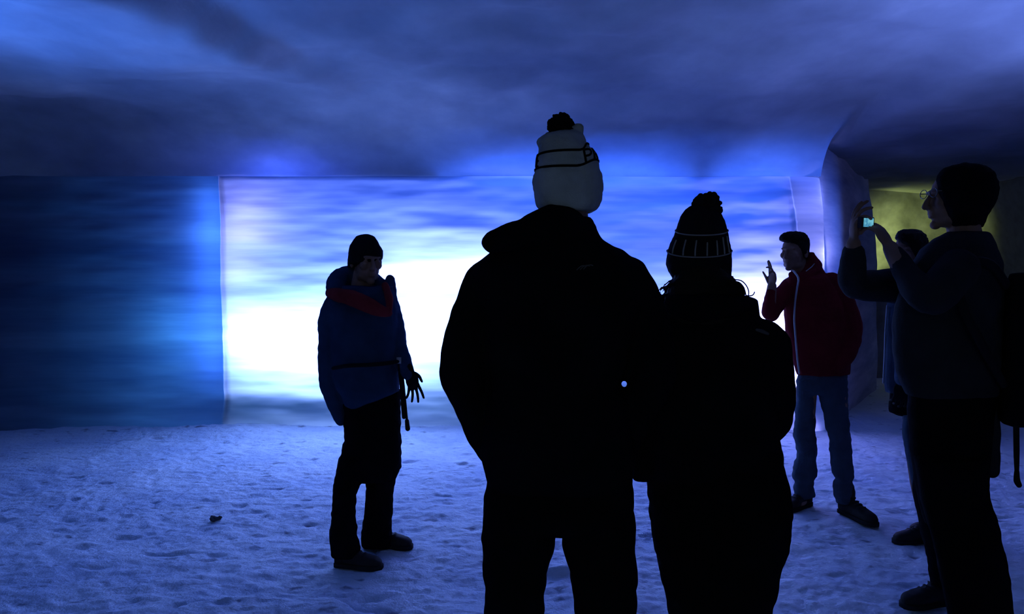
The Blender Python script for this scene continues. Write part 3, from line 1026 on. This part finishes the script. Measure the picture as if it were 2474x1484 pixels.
# ------------------------------------------------------------------ man in the red jacket, gesturing
def red_man():
    Y = 4.58
    root = P(1990, 900, Y)
    root.z = floor_z(root.x, Y)
    g = lambda px, py, dy=0.0: P(px, py, Y + dy)
    B = Shape()
    add_head(B, g(1920, 611), (-0.78, -0.62, -0.04), s=0.96, neck=g(1942, 672, .02))
    B.rows(Y, [(668, 1920, 1985, .06), (690, 1900, 2015, .085), (760, 1910, 2040, .10), (850, 1930, 2045, .10), (900, 1935, 2045, .09), (925, 1942, 2038, .07)])
    wr = g(1865, 692, -.16)
    add_limb(B, [g(1908, 700, -.02), g(1880, 735, -.08), g(1860, 755, -.12), wr], ARM_R)
    add_hand(B, wr, (0.0, -0.1, 1), (-0.95, -0.35, 0.1), side=-1, curl=(.12, .2, .55, .8), spread=0.05, s=0.9, thumb=0.35)
    add_limb(B, [g(2015, 700), g(2040, 745, .0), g(2052, 800, .0), g(2026, 860, -.03)], ARM_R)
    add_hand(B, g(2022, 862, -.03), (-1, .3, -.5), (0, 1, 0), side=-1, curl=(.5,) * 4, s=0.8)
    fl = g(1945, 1215, .08), g(2045, 1235, -.10)
    for h_, k_, a_ in ((g(1948, 945), g(1946, 1065, .03), fl[0]), (g(2020, 950), g(2030, 1065, -.05), fl[1])):
        a_.z = floor_z(a_.x, a_.y) + .10
        leg_core(B, h_, k_, a_, a_ + Vector((-.12 if a_.x < fl[1].x else .05, -.14, -.06)))
    body = B.build('person', M_SKIN, root, None, voxel=0.0045, smooth=2)
    tag(body, 'person in red zipped jacket and blue jeans, raising one hand beside the ice pillar', 'person')

    Hr = Shape()
    Hr.rows(Y, [(560, 1904, 1934, .04), (563, 1894, 1944, .065), (568, 1886, 1950, .082), (575, 1882, 1954, .090), (580, 1882, 1956, .092), (584, 1890, 1957, .093, .005), (590, 1908, 1957, .095, .01), (600, 1922, 1956, .095, .01), (612, 1934, 1955, .088, .01), (623, 1941, 1953, .07, .01)], n=30)
    Hr.build('hair', M_HAIR, root, body, voxel=0.004, smooth=1, folds=0.003, freq=60)

    J = Shape()
    J.rows(Y, [(660, 1918, 1984, .08), (672, 1902, 2006, .11), (690, 1893, 2024, .12), (720, 1893, 2042, .125), (760, 1894, 2050, .13), (800, 1896, 2054, .13), (840, 1907, 2056, .13), (880, 1917, 2055, .125), (904, 1925, 2054, .12)])
    J.tube([(g(1912, 688), R(20, Y)), (g(1888, 715, -.05), R(23, Y)), (g(1866, 748, -.11), R(22, Y)), (g(1862, 756, -.13), R(21, Y)), (g(1858, 735, -.15), R(15, Y)), (g(1863, 706, -.16), R(10.5, Y))], n=14)
    J.tube([(g(2008, 684), R(26, Y)), (g(2034, 728), R(28, Y)), (g(2051, 780), R(29, Y)), (g(2052, 820, -.02), R(27, Y)), (g(2040, 862, -.06), R(22, Y)), (g(2026, 884, -.09), R(16, Y))], n=14)
    J.tube([(g(1914, 664, -.04), R(9, Y)), (g(1940, 668, -.08), R(11, Y)), (g(1965, 655, -.04), R(13, Y)), (g(1972, 640, .03), R(13, Y)), (g(1955, 628, .08), R(14, Y)), (g(1925, 645, .08), R(12, Y))], n=12)
    J.rows(Y + .02, [(610, 1952, 1966, .06), (625, 1948, 1976, .07), (645, 1935, 1986, .08), (672, 1920, 2000, .09)])
    jk = J.build('jacket', M_REDJ, root, body, voxel=0.0065, smooth=2, folds=0.006, freq=10)
    zp = [(1917, 655, -.10), (1929, 672, -.128), (1926, 695, -.138), (1921, 730, -.142), (1919, 770, -.146), (1921, 800, -.146), (1924, 840, -.145), (1927, 870, -.142), (1931, 902, -.136)]
    z = wire([g(*p) for p in zp], 0.006, 'zipper', M_ZIP, root, jk)
    z['label'] = 'pale zip down the front'
    wire([g(*p) for p in [(1948, 655, -.10), (1962, 644, -.07), (1974, 628, -.02)]], 0.003, 'piping', M_ZIP, root, jk)

    T = Shape()
    T.rows(Y, [(880, 1930, 2050, .11), (920, 1925, 2049, .115), (940, 1924, 2048, .11), (952, 1926, 2046, .08)])
    T.rows(Y, [(920, 1924, 1976, .09), (955, 1924, 1970, .09, .01), (975, 1923, 1969, .09, .01), (1020, 1919, 1971, .085, .02), (1050, 1917, 1971, .08, .03), (1068, 1920, 1973, .08, .03), (1090, 1925, 1974, .078, .04), (1110, 1923, 1974, .08, .05),
               (1130, 1915, 1974, .085, .06), (1150, 1914, 1973, .085, .06), (1158, 1920, 1967, .075, .06), (1185, 1917, 1968, .075, .07), (1200, 1918, 1970, .07, .08)])
    T.rows(Y, [(920, 1974, 2049, .09), (955, 1978, 2048, .09, -.01), (970, 1981, 2048, .09, -.01), (1005, 1990, 2051, .088, -.03), (1040, 1997, 2053, .085, -.05), (1062, 2003, 2056, .082, -.05), (1110, 2006, 2061, .08, -.07), (1140, 2010, 2063, .08, -.08),
               (1155, 2018, 2063, .078, -.08), (1164, 2014, 2058, .07, -.08), (1176, 2011, 2064, .08, -.09), (1200, 2017, 2065, .075, -.10), (1212, 2019, 2064, .07, -.10)])
    T.build('jeans', M_JEANS, root, body, voxel=0.006, smooth=2, folds=0.008, freq=12)
    add_boot('boot', fl[0] + Vector((0.043, 0.029, 0)), (-0.75, -0.5), M_BOOT, root, body, 0.27)
    add_boot('boot', fl[1] + Vector((-0.015, 0.050, 0)), (0.28, -0.9), M_BOOT, root, body, 0.29)
    return body


red_man()


# ------------------------------------------------------------------ man in pale blue jacket, mostly hidden behind the photographer
def hidden_man():
    Y = 4.1
    root = P(2200, 900, Y)
    root.z = floor_z(root.x, Y)
    g = lambda px, py, dy=0.0: P(px, py, Y + dy)
    B = Shape()
    add_head(B, g(2199, 608), (-0.92, -0.35, -0.08), s=0.94, neck=g(2214, 672))
    B.rows(Y, [(668, 2185, 2245, .06), (695, 2165, 2275, .09), (800, 2165, 2275, .10), (930, 2175, 2270, .10), (1040, 2195, 2275, .09)])
    add_limb(B, [g(2205, 700, -.14), g(2200, 770, -.16), g(2193, 830, -.165), g(2180, 915, -.165)], ARM_R)
    add_limb(B, [g(2235, 700, .14), g(2240, 770, .16), g(2240, 830, .16), g(2215, 925, .12)], ARM_R)
    add_hand(B, g(2215, 930, .12), (-.2, -.1, -1), (.2, -1, 0), side=-1, curl=(.4,) * 4, s=1.0)
    fl = g(2238, 1300, -.05), g(2275, 1290, .10)
    for h_, k_, a_ in ((g(2212, 1020, -.08), g(2216, 1150, -.08), fl[0]), (g(2245, 1020, .08), g(2258, 1150, .08), fl[1])):
        a_.z = floor_z(a_.x, a_.y) + .10
        leg_core(B, h_, k_, a_, a_ + Vector((-.15, -.03, -.06)))
    body = B.build('person', M_SKIN, root, None, voxel=0.005, smooth=2)
    tag(body, 'bareheaded person in pale blue jacket and jeans, mostly hidden behind the photographing person', 'person')
    G = Shape()
    add_hand(G, g(2178, 922, -.16), (-.1, -.1, -1), (.2, 1, 0), side=1, curl=(.5, .55, .6, .65), s=1.0)
    G.build('glove', M_STRAP, root, body, voxel=0.004, smooth=1)
    Hr = Shape()
    Hr.rows(Y, [(554, 2184, 2212, .045), (558, 2172, 2226, .075), (566, 2165, 2236, .094), (576, 2163, 2241, .101), (582, 2166, 2242, .102), (588, 2176, 2243, .102), (600, 2192, 2243, .10), (615, 2203, 2241, .094), (628, 2210, 2236, .078)], n=30)
    Hr.build('hair', M_HAIR, root, body, voxel=0.005, smooth=1, folds=0.005, freq=40)
    J = Shape()
    J.rows(Y, [(668, 2180, 2255, .09), (690, 2160, 2280, .13), (740, 2141, 2285, .15), (800, 2139, 2288, .15), (860, 2137, 2288, .15), (920, 2134, 2288, .15), (945, 2138, 2288, .15)])
    J.tube([(g(2205, 700, -.13), R(26, Y)), (g(2198, 780, -.16), R(26, Y)), (g(2190, 850, -.17), R(24, Y)), (g(2180, 915, -.17), R(17, Y))], n=12)
    jk = J.build('jacket', M_PALEBLUE, root, body, voxel=0.0065, smooth=2, folds=0.005, freq=10)
    wire([g(2143, 740, -.06), g(2139, 800, -.07), g(2137, 860, -.07), g(2134, 925, -.07)], .005, 'zipper', M_ZIP, root, jk)
    Sw = Shape()
    Sw.rows(Y, [(925, 2150, 2280, .13), (960, 2148, 2280, .13), (992, 2146, 2280, .13), (1000, 2165, 2278, .12)])
    Sw.build('sweater_hem', M_BLACK, root, body, voxel=0.007, smooth=2, folds=0.004, freq=10)
    T = Shape()
    T.rows(Y, [(960, 2182, 2282, .12), (1010, 2180, 2280, .12), (1050, 2180, 2276, .11), (1060, 2184, 2274, .09)])
    T.rows(Y - .07, [(1000, 2180, 2250, .085), (1050, 2180, 2250, .085), (1110, 2190, 2248, .08), (1190, 2207, 2254, .07), (1250, 2222, 2262, .065), (1285, 2224, 2266, .062)])
    T.rows(Y + .08, [(1000, 2215, 2282, .085), (1050, 2218, 2280, .085), (1110, 2228, 2280, .08), (1190, 2240, 2284, .07), (1250, 2254, 2292, .065), (1280, 2256, 2294, .062)])
    T.build('jeans', M_JEANS, root, body, voxel=0.006, smooth=2, folds=0.004, freq=12)
    add_boot('boot', fl[0] + Vector((0.052, 0.006, 0)), (-1, -0.12), M_BOOT, root, body, 0.25)
    add_boot('boot', fl[1] + Vector((0.052, 0.006, 0)), (-1, -0.12), M_BOOT, root, body, 0.25)
    return body


hidden_man()


# ------------------------------------------------------------------ man at the right raising a compact camera
def photographer():
    Y = 2.80
    root = P(2320, 900, Y)
    root.z = floor_z(root.x, Y)
    g = lambda px, py, dy=0.0: P(px, py, Y + dy)
    B = Shape()
    add_head(B, g(2309, 482), (-1, 0.12, -0.02), s=0.98, neck=g(2335, 590))
    B.rows(Y, [(585, 2285, 2380, .06), (620, 2250, 2400, .10), (700, 2215, 2410, .13), (850, 2210, 2400, .13), (960, 2225, 2380, .12), (1080, 2240, 2380, .11)])
    # far arm: elbow out in front, forearm upright
    w1 = g(2062, 590, .02)
    add_limb(B, [g(2290, 665, .16), g(2180, 690, .15), g(2068, 685, .08), w1], ARM_R)
    add_hand(B, w1, (-0.05, -.1, 1), (1, -.25, .1), side=1, curl=(.25, .35, .5, .75), spread=0.10, s=1.0, thumb=.75)
    # near arm
    w2 = g(2152, 600, -.06)
    add_limb(B, [g(2310, 655, -.17), g(2255, 720, -.24), g(2205, 690, -.20), w2], ARM_R)
    add_hand(B, w2, g(2118, 545, -.02) - w2, (-.5, .7, -.3), side=-1, curl=(.55, .6, .65, .7), spread=0.08, s=1.0, thumb=.6)
    fa = P(2281, 1400, 3.28)
    na = g(2405, 1640, -.10)
    for h_, k_, a_ in ((g(2275, 1030, .08), P(2266, 1255, 3.06), fa), (g(2312, 1030, -.03), g(2346, 1350, -.08), na)):
        a_.z = floor_z(a_.x, a_.y) + .10
        leg_core(B, h_, k_, a_, a_ + Vector((-.16, -.02, -.06)))
    body = B.build('person', M_SKIN, root, None, voxel=0.0045, smooth=2)
    tag(body, 'person in navy jacket, dark hat and glasses, raising a compact camera, backpack on back', 'person')

    Hr = [(397, 2325, 2362, .04), (401, 2298, 2380, .07), (408, 2280, 2394, .09), (420, 2268, 2405, .104), (437, 2261, 2413, .112), (462, 2264, 2415, .116), (485, 2272, 2408, .118), (505, 2280, 2396, .115), (525, 2290, 2384, .105), (548, 2302, 2374, .085)]
    Hh = Shape()
    Hh.rows(Y, Hr, n=30)
    Hh.build('woolly_hat', M_BLACK, root, body, voxel=0.006, smooth=2, folds=0.004, freq=25)
    Gl = Shape()
    gc = g(2241, 468)
    for k in (-1, 1):
        c = gc + Vector((0.004, k * .034, 0))
        pts = [(c + Vector((0, .024 * math.cos(a * math.pi / 6), .017 * math.sin(a * math.pi / 6))), .0016) for a in range(13)]
        Gl.tube(pts, n=5, steps=1)
        Gl.tube([(c + Vector((0, k * .024, .004)), .0018), (c + Vector((.06, k * .045, .006)), .0018), (c + Vector((.11, k * .046, .002)), .0018)], n=5, steps=1)
    Gl.tube([(gc + Vector((0, -.01, .004)), .0016), (gc + Vector((0, .01, .004)), .0016)], n=5, steps=1)
    Gl.build('glasses', M_METAL, root, body, fuse=False)

    J = Shape()
    J.rows(Y, [(560, 2290, 2392, .085), (580, 2252, 2402, .12), (605, 2222, 2414, .16), (640, 2198, 2426, .18), (690, 2180, 2430, .18), (740, 2160, 2430, .175), (800, 2152, 2430, .17), (860, 2158, 2428, .165), (910, 2170, 2425, .165),
               (950, 2186, 2420, .165)])
    J.tube([(g(2300, 660, .15), R(50, Y)), (g(2200, 688, .16), R(46, Y)), (g(2110, 690, .13), R(40, Y)), (g(2070, 690, .09), R(36, Y)), (g(2058, 668, .06), R(33, Y)), (g(2060, 640, .04), R(30, Y)), (g(2062, 612, .03), R(26, Y))], n=16)
    J.tube([(g(2315, 650, -.16), R(46, Y)), (g(2260, 712, -.23), R(44, Y)), (g(2225, 705, -.23), R(38, Y)), (g(2196, 668, -.17), R(30, Y)), (g(2174, 634, -.11), R(23, Y)), (g(2162, 614, -.08), R(20, Y))], n=16)
    J.tube([(g(2392, 930, .0), R(22, Y)), (g(2394, 1040, .0), R(20, Y)), (g(2396, 1100, .0), R(18, Y)), (g(2396, 1140, .0), R(17, Y))], n=12)
    jk = J.build('jacket', M_NAVY, root, body, voxel=0.007, smooth=3, folds=0.006, freq=9)

    T = Shape()
    T.rows(Y, [(920, 2192, 2412, .15), (970, 2192, 2408, .15), (1040, 2194, 2402, .15), (1100, 2200, 2396, .14), (1170, 2212, 2390, .13), (1220, 2222, 2395, .12), (1260, 2232, 2412, .11)])
    T.rows(Y - .05, [(1100, 2206, 2394, .11), (1180, 2220, 2388, .11), (1220, 2228, 2397, .105, -.02), (1260, 2238, 2411, .10, -.03), (1300, 2250, 2417, .10, -.04), (1345, 2262, 2431, .098, -.05), (1400, 2272, 2441, .095, -.05), (1484, 2287, 2451, .09, -.05), (1570, 2310, 2462, .085, -.05),
                     (1680, 2335, 2476, .08, -.05)])
    Q = [(Vector(g(2270, 1080, .10)), .09), (P(2258, 1180, 2.98), .08), (P(2266, 1270, 3.10), .072), (P(2276, 1350, 3.22), .062), (P(2280, 1410, 3.29), .056)]
    T.tube(Q, n=16)
    T.build('trousers', M_BLACKT, root, body, voxel=0.007, smooth=3, folds=0.005, freq=9)
    add_boot('boot', fa + Vector((0.051, 0.010, 0)), (-0.96, -0.2), M_BOOT, root, body, 0.27)
    add_boot('boot', na + Vector((0.052, 0.004, 0)), (-1, -.08), M_BOOT, root, body, 0.29)

    # compact camera held between the two hands
    c = g(2092, 538, -.02)
    M = frame(Vector((-0.42, 0.9, 0.05)))          # lens looks this way, screen the other
    K = Shape()
    K.box(c, (.034, .011, .021), M)
    K.tube([(c + M @ Vector((0, .008, 0)), .017), (c + M @ Vector((0, .024, 0)), .016)], n=16, steps=1)
    cam_o = K.build('compact_camera', M_PLASTIC, c, None, voxel=0.0025, smooth=2)
    tag(cam_o, 'compact camera with lit screen held up in both hands by the tunnel mouth', 'camera')
    Sc = Shape()
    Sc.box(c + M @ Vector((0.0, -.0122, 0)), (.026, .0008, .0165), M)
    Sc.build('lit_display', M_SCREEN, c, cam_o, fuse=False)['label'] = 'glowing blue-green camera screen'

    # backpack
    bc = P(2450, 850, Y)
    bc.z = P(2450, 1020, Y).z
    K = Shape()
    K.rows(Y + .0, [(660, 2438, 2500, .10), (690, 2428, 2535, .14), (760, 2424, 2560, .155), (860, 2420, 2575, .16), (950, 2412, 2580, .16), (1000, 2412, 2570, .155), (1014, 2416, 2560, .14), (1022, 2440, 2540, .11)], ex=3)
    K.rows(Y, [(800, 2560, 2600, .11), (880, 2565, 2620, .12), (980, 2560, 2612, .11), (995, 2562, 2600, .09)], ex=3)
    bp = K.build('backpack', M_BLACK, bc, None, voxel=0.008, smooth=3, folds=0.004, freq=9)
    tag(bp, 'black backpack with dangling strap on the back of the photographing person', 'backpack')
    K = Shape()
    p0, p1 = g(2455, 1010, -.10), g(2457, 1172, -.10)
    K.tube([(p0, .012), (p0.lerp(p1, .5), .012), (p0.lerp(p1, .8), .009)], n=8, flat=.25)
    K.tube([(p0.lerp(p1, .8), .010), (p0.lerp(p1, .93), .013), (p1 + Vector((.008, 0, 0)), .011)], n=8, flat=.6)
    K.build('dangling_strap', M_STRAP, bc, bp, fuse=False)
    K = Shape()
    K.tube([(g(2432, 690, -.10), .018), (g(2395, 640, -.17), .018), (g(2340, 640, -.20), .018), (g(2320, 720, -.21), .018), (g(2370, 830, -.20), .018), (g(2425, 930, -.14), .016)], n=8, flat=.4, ref=(0, 1, 0))
    K.build('shoulder_strap', M_STRAP, bc, bp, fuse=False)
    return body


photographer()


# a lump of ice that has fallen on the snow
c = P(520, 1265, 4.38)
c.z = floor_z(c.x, c.y) + 0.018
S = Shape()
rnd = random.Random(11)
for k in range(7):
    S.ball(c + Vector((rnd.uniform(-.025, .025), rnd.uniform(-.012, .012), rnd.uniform(-.004, .008))), (rnd.uniform(.012, .022), .014, .013), nu=8, nv=6)
tag(S.build('ice_lump', M_OPAQUE, c, None, voxel=0.005, smooth=1, folds=0.006, freq=40),
    'small dark lump of ice lying alone on the snow left of the blue-jacketed person', 'ice')
